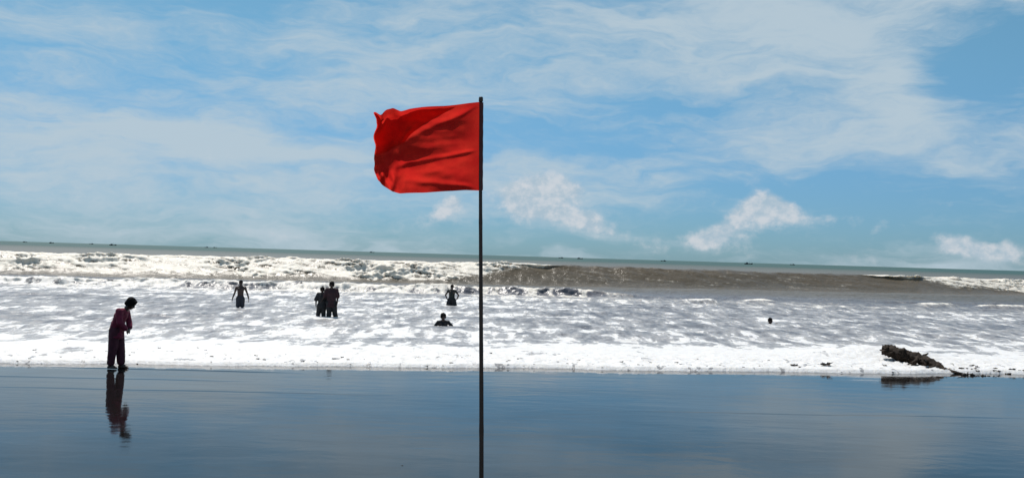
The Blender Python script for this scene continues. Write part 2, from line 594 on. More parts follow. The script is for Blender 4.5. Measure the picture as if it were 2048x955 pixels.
def build_sea():
    u = np.concatenate([np.linspace(-1.5, -0.6, 45, endpoint=False),
                        np.linspace(-0.6, 0.6, 880), np.linspace(0.6, 1.5, 46)[1:]])
    s = np.concatenate([np.linspace(-0.06, 0.3, 12, endpoint=False),
                        np.arange(0.3, 6, 0.05), np.arange(6, 16, 0.085), np.arange(16, 34, 0.13),
                        np.arange(34, 55, 0.14), np.arange(55, 92, 0.16),
                        92 + np.cumsum(np.geomspace(0.2, 900, 130))])
    s = s[s < 26000]
    U, S = np.meshgrid(u, s)
    X = U * (S + 30.0)
    Xs = np.clip(X, -60, 60)
    Y = shore(Xs) + S
    Z, DY, foam, silt = sea_fields(X, Y)
    Y = Y + DY
    me = grid_mesh('sea', X, Y, Z, {'foam': foam, 'silt': silt})
    m, N, out = mat('sea_water')
    pos = N.n('ShaderNodeNewGeometry').outputs['Position']
    fa = N.n('ShaderNodeAttribute', attribute_name='foam').outputs['Fac']
    si = N.n('ShaderNodeAttribute', attribute_name='silt').outputs['Fac']
    n1 = N.noise(N.mapping(pos, scale=(2.4, 0.75, 2.0)), 1.0, 6, 0.66, 0.5)
    n2 = N.noise(N.mapping(pos, scale=(5.0, 4.0, 5.0)), 1.0, 4, 0.6)
    det = N.math('ADD', N.math('MULTIPLY', N.math('SUBTRACT', n1, 0.5), 1.15),
                 N.math('MULTIPLY', N.math('SUBTRACT', n2, 0.5), 0.35))
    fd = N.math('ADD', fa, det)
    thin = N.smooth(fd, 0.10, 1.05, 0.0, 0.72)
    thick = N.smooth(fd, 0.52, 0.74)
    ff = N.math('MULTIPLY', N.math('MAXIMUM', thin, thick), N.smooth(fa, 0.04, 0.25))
    ln = N.noise(N.mapping(pos, scale=(0.04, 0.09, 1)), 1.0, 4, 0.6)
    silty = N.mix(N.smooth(ln, 0.35, 0.65), (0.098, 0.078, 0.050, 1), (0.124, 0.096, 0.062, 1))
    clear = N.mix(N.smooth(ln, 0.35, 0.65), (0.022, 0.072, 0.062, 1), (0.032, 0.085, 0.073, 1))
    wcol = N.mix(si, clear, silty)
    spx = N.n('ShaderNodeSeparateXYZ')
    N.link(pos, spx.inputs[0])
    wcol = N.mix(N.smooth(spx.outputs[1], 86, 66), wcol, (0.125, 0.124, 0.138, 1))   # aerated shallows
    wd = N.n('ShaderNodeBsdfDiffuse')
    N.link(wcol, wd.inputs[0])
    wg = N.n('ShaderNodeBsdfGlossy')
    wg.inputs['Roughness'].default_value = 0.24
    fz = N.n('ShaderNodeFresnel')
    fz.inputs[0].default_value = 1.33
    # wave slopes keep a ruffled sea from ever mirroring fully at grazing view
    cap = N.smooth(si, 0.0, 1.0, 0.20, 0.34)
    water = N.n('ShaderNodeMixShader')
    N.link(N.math('MINIMUM', fz.outputs[0], cap), water.inputs[0])
    N.link(wd.outputs[0], water.inputs[1])
    N.link(wg.outputs[0], water.inputs[2])
    rp = N.noise(N.mapping(pos, scale=(2.2, 2.6, 2)), 1.0, 5, 0.65, 0.3)
    b = N.n('ShaderNodeBump')
    b.inputs['Strength'].default_value = 1.0
    b.inputs['Distance'].default_value = 0.07
    N.link(rp, b.inputs['Height'])
    N.link(b.outputs[0], wd.inputs['Normal'])
    N.link(b.outputs[0], wg.inputs['Normal'])
    N.link(b.outputs[0], fz.inputs['Normal'])
    fo = N.n('ShaderNodeBsdfPrincipled')
    fcol = N.mix(N.smooth(n2, 0.3, 0.7), (0.70, 0.68, 0.66, 1), (0.80, 0.79, 0.78, 1))
    fcol = N.mix(N.smooth(spx.outputs[1], 52, 72), fcol, (0.80, 0.735, 0.63, 1))   # sandy foam of the outer lines
    N.link(fcol, fo.inputs['Base Color'])
    fo.inputs['Roughness'].default_value = 0.55
    fo.inputs['Subsurface Weight'].default_value = 0.55
    fo.inputs['Subsurface Radius'].default_value = (1.0, 0.92, 0.78)
    fo.inputs['Subsurface Scale'].default_value = 0.22
    b2 = N.n('ShaderNodeBump')
    b2.inputs['Strength'].default_value = 1.0
    b2.inputs['Distance'].default_value = 0.035
    n3 = N.noise(pos, 11.0, 4, 0.65)
    N.link(n3, b2.inputs['Height'])
    N.link(b2.outputs[0], fo.inputs['Normal'])
    ms = N.n('ShaderNodeMixShader')
    N.link(ff, ms.inputs[0])
    N.link(water.outputs[0], ms.inputs[1])
    ftr = N.n('ShaderNodeBsdfTranslucent')
    ftr.inputs[0].default_value = (0.86, 0.80, 0.68, 1)
    fmx = N.n('ShaderNodeMixShader')
    fmx.inputs[0].default_value = 0.06
    N.link(fo.outputs[0], fmx.inputs[1])
    N.link(ftr.outputs[0], fmx.inputs[2])
    N.link(fmx.outputs[0], ms.inputs[2])
    N.link(ms.outputs[0], out.inputs[0])
    o = mesh_obj('sea', me, m, smooth=False)
    o['kind'] = 'structure'
    return o


build_sea()


def sea_z(x, y):
    z, dy, f, s_ = sea_fields(np.array([[float(x)]]), np.array([[float(y)]]))
    return float(z[0, 0])


def sand_z(x, y):
    return max(-0.0185 * max(y - 23.0 - 0.155 * x, 0), -2.2)


# ------------------------------------------------------------------ flag and pole
POLE_Y = 7.0
PX = POLE_Y / F          # metres per photograph pixel at the pole
ptop = at_depth(963, 195, POLE_Y)
pbot_dir = at_depth(961, 955, POLE_Y)
slope = (ptop - pbot_dir) / (ptop.z - pbot_dir.z)
gz = 1.05 * float(sstep(np.array(POLE_Y), 8.5, -3.0)) + 0.015 * (23.0 - POLE_Y)
pbase = pbot_dir + slope * (gz - 0.3 - pbot_dir.z)


def build_pole():
    root = empty('flagpole', (pbase.x, pbase.y, gz))
    tag(root, 'slim dark brown flagpole standing alone in the wet sand in the foreground', 'flagpole')
    L = (ptop - pbase).length
    axis = (ptop - pbase).normalized()
    bm = bmesh.new()
    n = 14
    prev = None
    segs = 60
    for i in range(segs + 1):
        t = i / segs
        r = 0.0185 * (1 - t) + 0.0112 * t
        ph = (t * 13) % 1.0
        r *= 1 + 0.10 * math.exp(-((min(ph, 1 - ph)) / 0.06) ** 2)
        c = pbase + axis * (L * t) + Vector((0.006 * math.sin(t * 5.0), 0.004 * math.sin(t * 7), 0))
        ring = [bm.verts.new((c.x + r * math.cos(2 * math.pi * k / n) - root.location.x,
                              c.y + r * math.sin(2 * math.pi * k / n) - root.location.y,
                              c.z - root.location.z)) for k in range(n)]
        if prev:
            for k in range(n):
                bm.faces.new((prev[k], prev[(k + 1) % n], ring[(k + 1) % n], ring[k]))
        prev = ring
    bm.faces.new(prev)
    me = bpy.data.meshes.new('shaft')
    bm.to_mesh(me)
    bm.free()
    mp = simple('pole_wood', (0.020, 0.011, 0.009), 0.55, 0.4, 14, 0.4, 90)
    mesh_obj('shaft', me, mp, root)
    # cap at the top
    bm = bmesh.new()
    prev = None
    for (z, r) in ((-0.03, 0.0135), (-0.028, 0.0155), (-0.004, 0.0155), (0.004, 0.012), (0.006, 0.004)):
        c = ptop + Vector((0.004 * math.sin(5), 0, z))
        ring = [bm.verts.new((c.x + r * math.cos(2 * math.pi * k / n) - root.location.x,
                              c.y + r * math.sin(2 * math.pi * k / n) - root.location.y,
                              c.z - root.location.z)) for k in range(n)]
        if prev:
            for k in range(n):
                bm.faces.new((prev[k], prev[(k + 1) % n], ring[(k + 1) % n], ring[k]))
        prev = ring
    bm.faces.new(prev)
    me = bpy.data.meshes.new('cap')
    bm.to_mesh(me)
    bm.free()
    mesh_obj('cap', me, mp, root)


build_pole()


def build_flag():
    # outline of the hanging cloth in pixel offsets from the pole top, later metres on the pole's plane
    top = [(962, 204), (930, 206), (890, 211), (850, 214), (820, 219), (803, 224), (789, 218), (772, 226), (757, 237)]
    bot = [(958, 381), (930, 380), (890, 383), (850, 386), (815, 386), (798, 386), (783, 382), (766, 371), (753, 358)]
    ts = np.linspace(0, 1, len(top))
    ns, nt, nf = 130, 96, 46
    s = np.linspace(0, 1, ns)
    tx = np.interp(s, ts, [p[0] for p in top]); ty = np.interp(s, ts, [p[1] for p in top])
    bx = np.interp(s, ts, [p[0] for p in bot]); by = np.interp(s, ts, [p[1] for p in bot])
    k = np.array([1, 2, 3, 4, 3, 2, 1]) / 16.0

    def sm(a):
        p = np.pad(a, 3, mode='reflect', reflect_type='odd')
        return np.convolve(p, k, 'valid')
    tx, ty, bx, by = sm(tx), sm(ty), sm(bx), sm(by)
    # v: 0 bottom .. 1 top fold, then the flap that has blown over and hangs behind
    rows_x, rows_z, rows_y = [], [], []
    vv = np.linspace(0, 1, nt)
    S = s[None, :]
    for v in vv:
        x = bx * (1 - v) + tx * v
        y = by * (1 - v) + ty * v
        # fly end bulges left in the middle
        x = x - (8 * math.sin(math.pi * v) + 5 * math.sin(v * 19 + 1.0) * v * v) * s ** 6
        rows_x.append(x)
        rows_z.append(y)
        rows_y.append(np.zeros(ns))
    Xp, Yp, D = np.array(rows_x), np.array(rows_z), np.array(rows_y)
    nr = Xp.shape[0]
    V = np.concatenate([vv, np.ones(nr - nt)])[:, None] + 0 * Xp
    Sg = S + 0 * Xp
    fade = sstep(Sg, 0.0, 0.25)
    body = 1.0
    # wind folds: long billows running from the hoist, tightening towards the fly
    D = D + body * fade * (0.045 * np.sin(5.2 * Sg + 2.6 * (1 - V) + 0.6)
                    + 0.020 * np.sin(11 * Sg - 6.5 * V + 1.0)
                    + 0.022 * np.sin(3.0 * Sg + 9.0 * V))
    D = D + body * fade * 0.030 * fbm(Sg * 2.6 + V * 1.4, V * 3.2 - Sg * 1.2, 3, 61)
    # creases fanning out of the two tied corners
    for (v0, s0, ang, wd, am) in ((0.46, 0.0, -0.22, 0.028, 0.016), (0.02, 0.0, 0.28, 0.035, 0.014),
                                  (0.98, 0.0, -0.62, 0.035, 0.012), (0.25, 0.2, -0.1, 0.03, 0.010)):
        dd = (V - v0) - ang * (Sg - s0)
        D = D + body * am * np.exp(-(dd / (wd * (0.6 + 1.4 * Sg))) ** 2) * sstep(Sg, s0, s0 + 0.15) * sstep(Sg, 0.9, 0.5)
    # crumpled lower fly corner and the rolled upper one
    low = sstep(Sg, 0.62, 0.85) * sstep(V, 0.42, 0.1)
    D = D + body * low * (0.030 * np.sin(34 * Sg + 16 * V) + 0.02 * np.sin(22 * V - 30 * Sg))
    upc = sstep(Sg, 0.78, 0.95) * sstep(V, 0.55, 0.85)
    D = D - upc * body * (0.06 * sstep(Sg, 0.8, 1.0) + 0.022 * np.sin(40 * Sg + 12 * V))
    Yp = Yp + 6 * upc * np.sin(30 * Sg) * (V > 0.9)
    o3 = at_depth(0, 0, POLE_Y)
    ex = at_depth(1, 0, POLE_Y) - o3
    ez = at_depth(0, 1, POLE_Y) - o3
    depth = POLE_Y + D - 0.004
    P = [[at_depth(Xp[i, j], Yp[i, j], POLE_Y) for j in range(ns)] for i in range(nr)]
    X = np.array([[p.x for p in r_] for r_ in P])
    Z = np.array([[p.z for p in r_] for r_ in P])
    hoist = Vector((X[0, 0], POLE_Y, Z[0, 0]))
    root = empty('flag', tuple(hoist))
    tag(root, 'red cloth flag flying left from the top of the pole', 'flag')
    me = grid_mesh('cloth', X - hoist.x, depth - hoist.y, Z - hoist.z)
    # the fly end has blown round behind: its flap runs back towards the pole along the top
    nq = 70
    i0 = int(nt * 0.42)
    q = np.linspace(0, 1, nq)[None, :]
    vr = np.linspace(0, 1, nt - i0)[:, None]
    flap_s = 0.985 - q * 0.80 * np.interp(vr, [0, 0.10, 0.35, 0.6, 1.0], [0.02, 0.20, 0.52, 0.68, 1.0])
    jj = flap_s * (ns - 1)
    j0 = np.clip(jj.astype(int), 0, ns - 2)
    fr = jj - j0
    ii = (np.arange(i0, nt)[:, None] + 0 * j0)

    def smp(A):
        return A[ii, j0] * (1 - fr) + A[ii, j0 + 1] * fr
    gapd = 0.036 * np.sin(np.pi * np.clip(q * 1.15 + 0.0, 0, 1)) ** 0.6 + 0.006
    gapd = gapd * sstep(q, 0.0, 0.12) * (0.7 + 0.5 * np.sin(3 * q + 2 * vr)) + 0.002
    FX = smp(X) - hoist.x
    FZ = smp(Z) - hoist.z - 0.010 * vr
    FY = smp(depth) - hoist.y + gapd + 0.004 * fbm(q * 5 + 0 * vr, vr * 4 + 0 * q, 3, 66)
    flap_me = grid_mesh('folded_fly_end', FX, FY, FZ)
    m, N, out = mat('red_cloth')
    oc = N.n('ShaderNodeTexCoord').outputs['Object']
    nz = N.noise(oc, 7.0, 4, 0.6)
    col = N.mix(N.smooth(nz, 0.3, 0.7), (0.50, 0.015, 0.013, 1), (0.60, 0.026, 0.017, 1))
    d1 = N.n('ShaderNodeBsdfDiffuse'); tr = N.n('ShaderNodeBsdfTranslucent')
    N.link(col, d1.inputs[0]); N.link(col, tr.inputs[0])
    wv = N.n('ShaderNodeTexWave'); wv.inputs['Scale'].default_value = 160
    N.link(oc, wv.inputs['Vector'])
    b = N.n('ShaderNodeBump'); b.inputs['Strength'].default_value = 0.15; b.inputs['Distance'].default_value = 0.002
    N.link(N.math('ADD', wv.outputs[1], N.noise(oc, 60, 3)), b.inputs['Height'])
    N.link(b.outputs[0], d1.inputs['Normal'])
    ms = N.n('ShaderNodeMixShader'); ms.inputs[0].default_value = 0.68
    N.link(d1.outputs[0], ms.inputs[1]); N.link(tr.outputs[0], ms.inputs[2])
    N.link(ms.outputs[0], out.inputs[0])
    mesh_obj('cloth', me, m, root)
    mesh_obj('folded_fly_end', flap_me, m, root)
    # sleeve sewn round the pole
    bm = bmesh.new()
    n = 12
    prev = None
    for i in range(25):
        q = i / 24
        c = at_depth(962.8 * q + 961.8 * (1 - q), 205 * q + 380 * (1 - q), POLE_Y)
        r = 0.0142 + 0.0008 * math.sin(i * 1.7)
        ring = [bm.verts.new((c.x + r * math.cos(2 * math.pi * k_ / n) - hoist.x,
                              r * math.sin(2 * math.pi * k_ / n), c.z - hoist.z)) for k_ in range(n)]
        if prev:
            for k_ in range(n):
                bm.faces.new((prev[k_], prev[(k_ + 1) % n], ring[(k_ + 1) % n], ring[k_]))
        prev = ring
    me = bpy.data.meshes.new('sleeve')
    bm.to_mesh(me)
    bm.free()
    mesh_obj('sleeve', me, simple('sleeve_cloth', (0.05, 0.008, 0.010), 0.8, 0.3, 20, 0.2, 120), root)


build_flag()


# ------------------------------------------------------------------ figures
DG = None


def tube(bm, p0, r0, p1, r1, n=12):
    """closed tapered capsule"""
    p0, p1 = Vector(p0), Vector(p1)
    ax = p1 - p0
    L = ax.length
    if L < 1e-6:
        ax = Vector((0, 0, 1))
    q = ax.to_track_quat('Z', 'Y').to_matrix()
    rings = []
    prof = [(-math.cos(a) * r0, math.sin(a) * r0) for a in (0.35, 0.8, 1.25)]
    prof += [(L * t, r0 + (r1 - r0) * t) for t in (0, 0.33, 0.67, 1)]
    prof += [(L + math.cos(a) * r1, math.sin(a) * r1) for a in (1.25, 0.8, 0.35)]
    for (h, r) in prof:
        rings.append([bm.verts.new(p0 + q @ Vector((r * math.cos(2 * math.pi * k / n),
                                                     r * math.sin(2 * math.pi * k / n), h))) for k in range(n)])
    for a, b in zip(rings[:-1], rings[1:]):
        for k in range(n):
            bm.faces.new((a[k], a[(k + 1) % n], b[(k + 1) % n], b[k]))
    bm.faces.new(rings[0][::-1])
    bm.faces.new(rings[-1])


def ell(bm, c, r, rot=None, sub=2):
    M = Matrix.Translation(Vector(c)) @ ((rot.to_4x4()) if rot else Matrix.Identity(4)) @ Matrix.Diagonal((r[0], r[1], r[2], 1))
    bmesh.ops.create_icosphere(bm, subdivisions=sub, radius=1.0, matrix=M)


def remeshed(name, bm, voxel, smooth=4, noise=0.0, nscale=0.1, seed=0):
    """fuse all volumes of bm into one continuous skin"""
    me = bpy.data.meshes.new(name + '_raw')
    bm.to_mesh(me)
    bm.free()
    ob = bpy.data.objects.new(name + '_raw', me)
    COL.objects.link(ob)
    md = ob.modifiers.new('r', 'REMESH')
    md.mode = 'VOXEL'
    md.voxel_size = voxel
    sm = ob.modifiers.new('s', 'SMOOTH')
    sm.iterations = smooth
    sm.factor = 0.5
    dg = bpy.context.evaluated_depsgraph_get()
    dg.update()
    out = bpy.data.meshes.new_from_object(ob.evaluated_get(dg))
    out.name = name
    bpy.data.objects.remove(ob, do_unlink=True)
    bpy.data.meshes.remove(me)
    if noise:
        n = len(out.vertices)
        co = np.empty(n * 3, np.float32); no = np.empty(n * 3, np.float32)
        out.vertices.foreach_get('co', co)
        out.vertices.foreach_get('normal', no)
        co = co.reshape(-1, 3); no = no.reshape(-1, 3)
        k = fbm((co[:, 0] + 0.7 * co[:, 1]) / nscale, co[:, 2] / (nscale * 1.8) + co[:, 1] / nscale * 0.6, 3, seed)
        co = co + no * (k * noise)[:, None]
        out.vertices.foreach_set('co', co.astype(np.float32).ravel())
        out.update()
    return out


def hand(bm, wrist, fwd, back, thumb_side, curl=0.5, s=1.0):
    """palm, four fingers of different length and a thumb leaving the side of the palm"""
    f = Vector(fwd).normalized()
    bk = Vector(back)
    bk = (bk - f * bk.dot(f)).normalized()      # back of the hand
    sd = f.cross(bk).normalized() * thumb_side
    w_ = Vector(wrist)
    rot = Matrix((sd, f, bk)).transposed()
    ell(bm, w_ + f * 0.045 * s, (0.038 * s, 0.052 * s, 0.016 * s), rot)
    for i, (off, ln) in enumerate(((0.027, 0.068), (0.009, 0.078), (-0.010, 0.072), (-0.028, 0.055))):
        a = w_ + f * 0.083 * s + sd * off * s
        d1 = (f - bk * 0.35 * curl).normalized()
        d2 = (f - bk * 1.3 * curl).normalized()
        d3 = (f * 0.6 - bk * 2.0 * curl).normalized() if curl > 0.3 else d2
        b = a + d1 * ln * 0.48 * s
        c = b + d2 * ln * 0.32 * s
        e = c + d3 * ln * 0.24 * s
        tube(bm, a, 0.0095 * s, b, 0.0090 * s, 8)
        tube(bm, b, 0.0090 * s, c, 0.0085 * s, 8)
        tube(bm, c, 0.0085 * s, e, 0.0080 * s, 8)
    a = w_ + f * 0.022 * s + sd * 0.026 * s
    b = a + (f * 0.5 + sd * 0.75 - bk * 0.25).normalized() * 0.042 * s
    c = b + (f * 0.9 + sd * 0.2 - bk * 0.35 * curl).normalized() * 0.034 * s
    tube(bm, a, 0.0125 * s, b, 0.0105 * s, 8)
    tube(bm, b, 0.0105 * s, c, 0.0088 * s, 8)


def foot(bm, ankle, heading, s=1.0, ground=None):
    a = Vector(ankle)
    h = Vector(heading).normalized()
    z0 = (ground if ground is not None else a.z - 0.075)
    heel = Vector((a.x, a.y, z0 + 0.030)) - h * 0.045
    ball = Vector((a.x, a.y, z0 + 0.026)) + h * 0.12
    sd = Vector((-h.y, h.x, 0))
    tube(bm, a, 0.038 * s, heel, 0.030 * s)
    tube(bm, a + h * 0.02, 0.036 * s, ball, 0.024 * s)
    tube(bm, heel, 0.029 * s, ball - sd * 0.016, 0.024 * s)
    tube(bm, heel, 0.028 * s, ball + sd * 0.016, 0.024 * s)
    for i, (o_, ln, r) in enumerate(((-0.030, 0.040, 0.0125), (-0.012, 0.042, 0.0095), (0.003, 0.038, 0.009),
                                     (0.017, 0.032, 0.0085), (0.030, 0.024, 0.008))):
        t0 = ball + sd * o_ - Vector((0, 0, 0.008))
        tube(bm, t0, r * 1.1, t0 + h * ln - Vector((0, 0, 0.004)), r, 8)


def head_frame(fwd, up=(0, 0, 1)):
    f = Vector(fwd).normalized()
    x = f.cross(Vector(up)).normalized()      # person's right... kept consistent below
    u = x.cross(f).normalized()
    return Matrix((x, f, u)).transposed()      # local X side, Y forward, Z up


def person(name, loc, rz, pose, skin, hair_style, clothes, label, scale=1.0, group=None, voxel=0.0072):
    """pose: joints in local metres, figure faces -Y.  sides 'a' (-X) and 'b' (+X)"""
    root = empty(name, loc, rz)
    root.scale = (scale,) * 3
    tag(root, label, 'person', group)
    J = {k: Vector(v) for k, v in pose.items() if isinstance(v, (tuple, Vector)) and len(v) == 3}
    bm = bmesh.new()
    for sgn, sd in ((-1, 'a'), (1, 'b')):
        hip, kn, an = J['hip_' + sd], J['knee_' + sd], J['ankle_' + sd]
        tube(bm, hip, 0.086, hip.lerp(kn, 0.55), 0.070)
        tube(bm, hip.lerp(kn, 0.55), 0.070, kn, 0.052)
        calf = kn.lerp(an, 0.32) + (kn - J['hip_' + sd]).normalized() * 0 + Vector((0, 0.012, 0))
        tube(bm, kn, 0.050, calf, 0.053)
        tube(bm, calf, 0.053, an, 0.034)
        foot(bm, an, pose['toe_' + sd])
        sh, eb, wr = J['shoulder_' + sd], J['elbow_' + sd], J['wrist_' + sd]
        tube(bm, J['chest'].lerp(sh, 0.45), 0.075, sh, 0.056)
        tube(bm, sh, 0.053, sh.lerp(eb, 0.5), 0.046)
        tube(bm, sh.lerp(eb, 0.5), 0.046, eb, 0.037)
        tube(bm, eb, 0.038, eb.lerp(wr, 0.35), 0.038)
        tube(bm, eb.lerp(wr, 0.35), 0.038, wr, 0.026)
        fw = (wr - eb).normalized()
        fw = Vector(pose.get('handdir_' + sd, fw))
        hand(bm, wr, fw, pose.get('handback_' + sd, (sgn * 1.0, 0.0, 0.15)), -1 if sgn > 0 else 1, pose.get('curl', 0.45))
        tube(bm, J['pelvis'], 0.095, hip, 0.088)
        tube(bm, J['neck'].lerp(J['shoulder_' + sd], 0.15), 0.05, J['shoulder_' + sd].lerp(J['neck'], 0.2) - Vector((0, 0, 0.01)), 0.045)
        # flat chest plane
        ell(bm, J['chest'] + Vector((sgn * 0.065, -0.035, 0.02)), (0.085, 0.070, 0.10))
    spine = (J['chest'] - J['waist']).normalized()
    rot = spine.to_track_quat('Z', 'Y').to_matrix()
    ell(bm, J['pelvis'], (0.150, 0.105, 0.11))
    for t in (0.0, 0.35, 0.7):
        c = J['pelvis'].lerp(J['waist'], t)
        ell(bm, c, (0.142, 0.098, 0.10))
    for t in (0.0, 0.3, 0.6, 1.0):
        c = J['waist'].lerp(J['chest'], t)
        ell(bm, c, (0.128 + 0.028 * t, 0.092 + 0.016 * t, 0.10))
    ell(bm, J['chest'].lerp(J['neck'], 0.5), (0.135, 0.085, 0.075))
    hd = J['head']
    tube(bm, J['neck'] - Vector((0, 0, 0.03)), 0.062, J['neck'].lerp(hd, 0.55), 0.052)
    M = head_frame(pose['look'])

    def H(x, y, z):
        return hd + M @ Vector((x, y, z))
    ell(bm, H(0, -0.012, 0.030), (0.075, 0.092, 0.082), M)
    ell(bm, H(0, 0.030, -0.030), (0.058, 0.062, 0.075), M)
    ell(bm, H(0, 0.052, -0.085), (0.032, 0.030, 0.026), M)          # chin
    ell(bm, H(0, 0.078, 0.030), (0.052, 0.016, 0.014), M)           # brow
    tube(bm, H(0, 0.088, 0.012), 0.009, H(0, 0.108, -0.026), 0.013, 8)   # nose
    ell(bm, H(0, 0.086, -0.055), (0.024, 0.012, 0.010), M)          # lips
    for q in (-1, 1):
        ell(bm, H(q * 0.045, 0.062, -0.020), (0.022, 0.022, 0.022), M)   # cheek
        ell(bm, H(q * 0.077, -0.008, -0.008), (0.010, 0.020, 0.032), M)  # ear
    me = remeshed('body', bm, voxel, 3)
    body = mesh_obj('body', me, skin, root)
    for q in (-1, 1):
        bm = bmesh.new()
        ell(bm, H(q * 0.031, 0.078, 0.006), (0.0125, 0.012, 0.009), M, 2)
        me = bpy.data.meshes.new('eye')
        bm.to_mesh(me)
        bm.free()
        mesh_obj('eye', me, simple('eye', (0.03, 0.026, 0.024), 0.3), root)
    # hair
    bm = bmesh.new()
    if hair_style == 'short':
        ell(bm, H(0, -0.022, 0.042), (0.084, 0.098, 0.086), M, 3)
        ell(bm, H(0, 0.030, 0.085), (0.062, 0.058, 0.036), M, 2)
        ell(bm, H(0, -0.062, -0.010), (0.068, 0.052, 0.070), M, 2)
    else:
        ell(bm, H(0, -0.020, 0.045), (0.102, 0.112, 0.098), M, 3)
        ell(bm, H(0, 0.035, 0.082), (0.080, 0.066, 0.045), M, 2)
        ell(bm, H(0, -0.070, -0.015), (0.090, 0.058, 0.085), M, 2)
        ell(bm, H(0.070, 0.0, 0.0), (0.030, 0.060, 0.065), M, 2)
        ell(bm, H(-0.070, 0.0, 0.0), (0.030, 0.060, 0.065), M, 2)
    me = remeshed('hair', bm, 0.009, 1, 0.016, 0.045, 3)
    mesh_obj('hair', me, simple('black_hair', (0.007, 0.006, 0.006), 0.9, 0.3, 60, 0.6, 160, 0.15), root)
    # clothing
    for (cname, cmat, parts) in clothes:
        bm = bmesh.new()
        for p in parts:
            if p[0] == 't':
                tube(bm, p[1], p[2], p[3], p[4], 18)
            else:
                ell(bm, p[1], p[2])
        me = remeshed(cname, bm, 0.011, 3, 0.014, 0.13, len(cname) + int(loc[0]))
        mesh_obj(cname, me, cmat, root)
    return root


def stand_pose(**kw):
    p = dict(pelvis=(0, 0, 0.90), waist=(0, 0, 1.04), chest=(0, 0, 1.23), neck=(0, 0.015, 1.39), head=(0, -0.005, 1.535),
             look=(0, -1, -0.05), toe_a=(-0.25, -1, 0), toe_b=(0.25, -1, 0),
             hip_a=(-0.085, 0, 0.86), hip_b=(0.085, 0, 0.86), knee_a=(-0.10, -0.015, 0.46), knee_b=(0.10, -0.015, 0.46),
             ankle_a=(-0.105, 0.01, 0.075), ankle_b=(0.105, 0.01, 0.075),
             shoulder_a=(-0.175, 0.01, 1.345), shoulder_b=(0.175, 0.01, 1.345),
             elbow_a=(-0.225, 0.03, 1.08), elbow_b=(0.225, 0.03, 1.08),
             wrist_a=(-0.24, -0.03, 0.84), wrist_b=(0.24, -0.03, 0.84))
    p.update(kw)
    return p


def shirt_parts(p, hem=0.80, loose=0.028, sleeve=0.75, flare=0.02):
    V_ = {k: Vector(v) for k, v in p.items() if isinstance(v, tuple) and len(v) == 3}
    L = loose
    out = []
    for t in (0.0, 0.35, 0.7, 1.0):
        c = V_['waist'].lerp(V_['chest'], t)
        out.append(('e', c, (0.138 + 0.026 * t + L, 0.100 + 0.014 * t + L, 0.105)))
    for t in (0.0, 0.5, 1.0):
        c = V_['pelvis'].lerp(V_['waist'], t)
        out.append(('e', c, (0.150 + L, 0.110 + L, 0.105)))
    out.append(('e', V_['chest'].lerp(V_['neck'], 0.5), (0.140 + L * .6, 0.090 + L * .6, 0.072)))
    pl = V_['pelvis']
    n = 3
    for i in range(n):
        z = pl.z - (pl.z - hem) * (i + 1) / n
        out.append(('e', Vector((pl.x, pl.y, z + 0.03)), (0.152 + L + flare * (i + 1) / n, 0.115 + L + flare * (i + 1) / n, 0.07)))
    for sd in 'ab':
        sh, eb, wr = V_['shoulder_' + sd], V_['elbow_' + sd], V_['wrist_' + sd]
        out.append(('t', V_['chest'].lerp(sh, 0.5), 0.082 + L * .5, sh, 0.060 + L * .5))
        if sleeve <= 1:
            out.append(('t', sh, 0.058 + L * .6, sh.lerp(eb, sleeve), 0.050 + L))
        else:
            out.append(('t', sh, 0.058 + L * .6, eb, 0.046 + L * .8))
            out.append(('t', eb, 0.046 + L * .8, eb.lerp(wr, sleeve - 1), 0.038 + L * .8))
        out.append(('t', V_['neck'].lerp(sh, 0.25) - Vector((0, 0, 0.015)), 0.052 + L * .3, sh, 0.055 + L * .5))
    return out


def leg_parts(p, end=0.5, loose=0.02, knee_r=0.055, ank_r=0.05):
    V_ = {k: Vector(v) for k, v in p.items() if isinstance(v, tuple) and len(v) == 3}
    L = loose
    out = [('e', V_['pelvis'] + Vector((0, 0, 0.02)), (0.155 + L * .6, 0.112 + L * .6, 0.10))]
    for sd in 'ab':
        hp, kn, an = V_['hip_' + sd], V_['knee_' + sd], V_['ankle_' + sd]
        out.append(('t', V_['pelvis'], 0.10 + L * .6, hp, 0.092 + L))
        if end <= 1:
            out.append(('t', hp, 0.090 + L, hp.lerp(kn, end), 0.072 + L * 1.3))
        else:
            out.append(('t', hp, 0.090 + L, kn, knee_r + L))
            out.append(('t', kn, knee_r + L, kn.lerp(an, end - 1), ank_r + L))
    return out


SKIN = simple('brown_skin', (0.045, 0.023, 0.015), 0.45, 0.15, 9, 0.1, 200)
MAROON = simple('maroon_cotton', (0.175, 0.012, 0.040), 0.85, 0.25, 12, 0.5, 70)
PLUM = simple('plum_cotton', (0.070, 0.012, 0.024), 0.85, 0.25, 12, 0.5, 70)
BLACK = simple('black_cotton', (0.007, 0.007, 0.009), 0.75, 0.3, 12, 0.4, 70)
GREY = simple('slate_cotton', (0.020, 0.023, 0.032), 0.75, 0.3, 12, 0.4, 70)
WINE = simple('wine_cotton', (0.026, 0.006, 0.010), 0.8, 0.3, 12, 0.4, 70)
DKGREEN = simple('bottle_cotton', (0.010, 0.015, 0.012), 0.75, 0.3, 12, 0.4, 70)


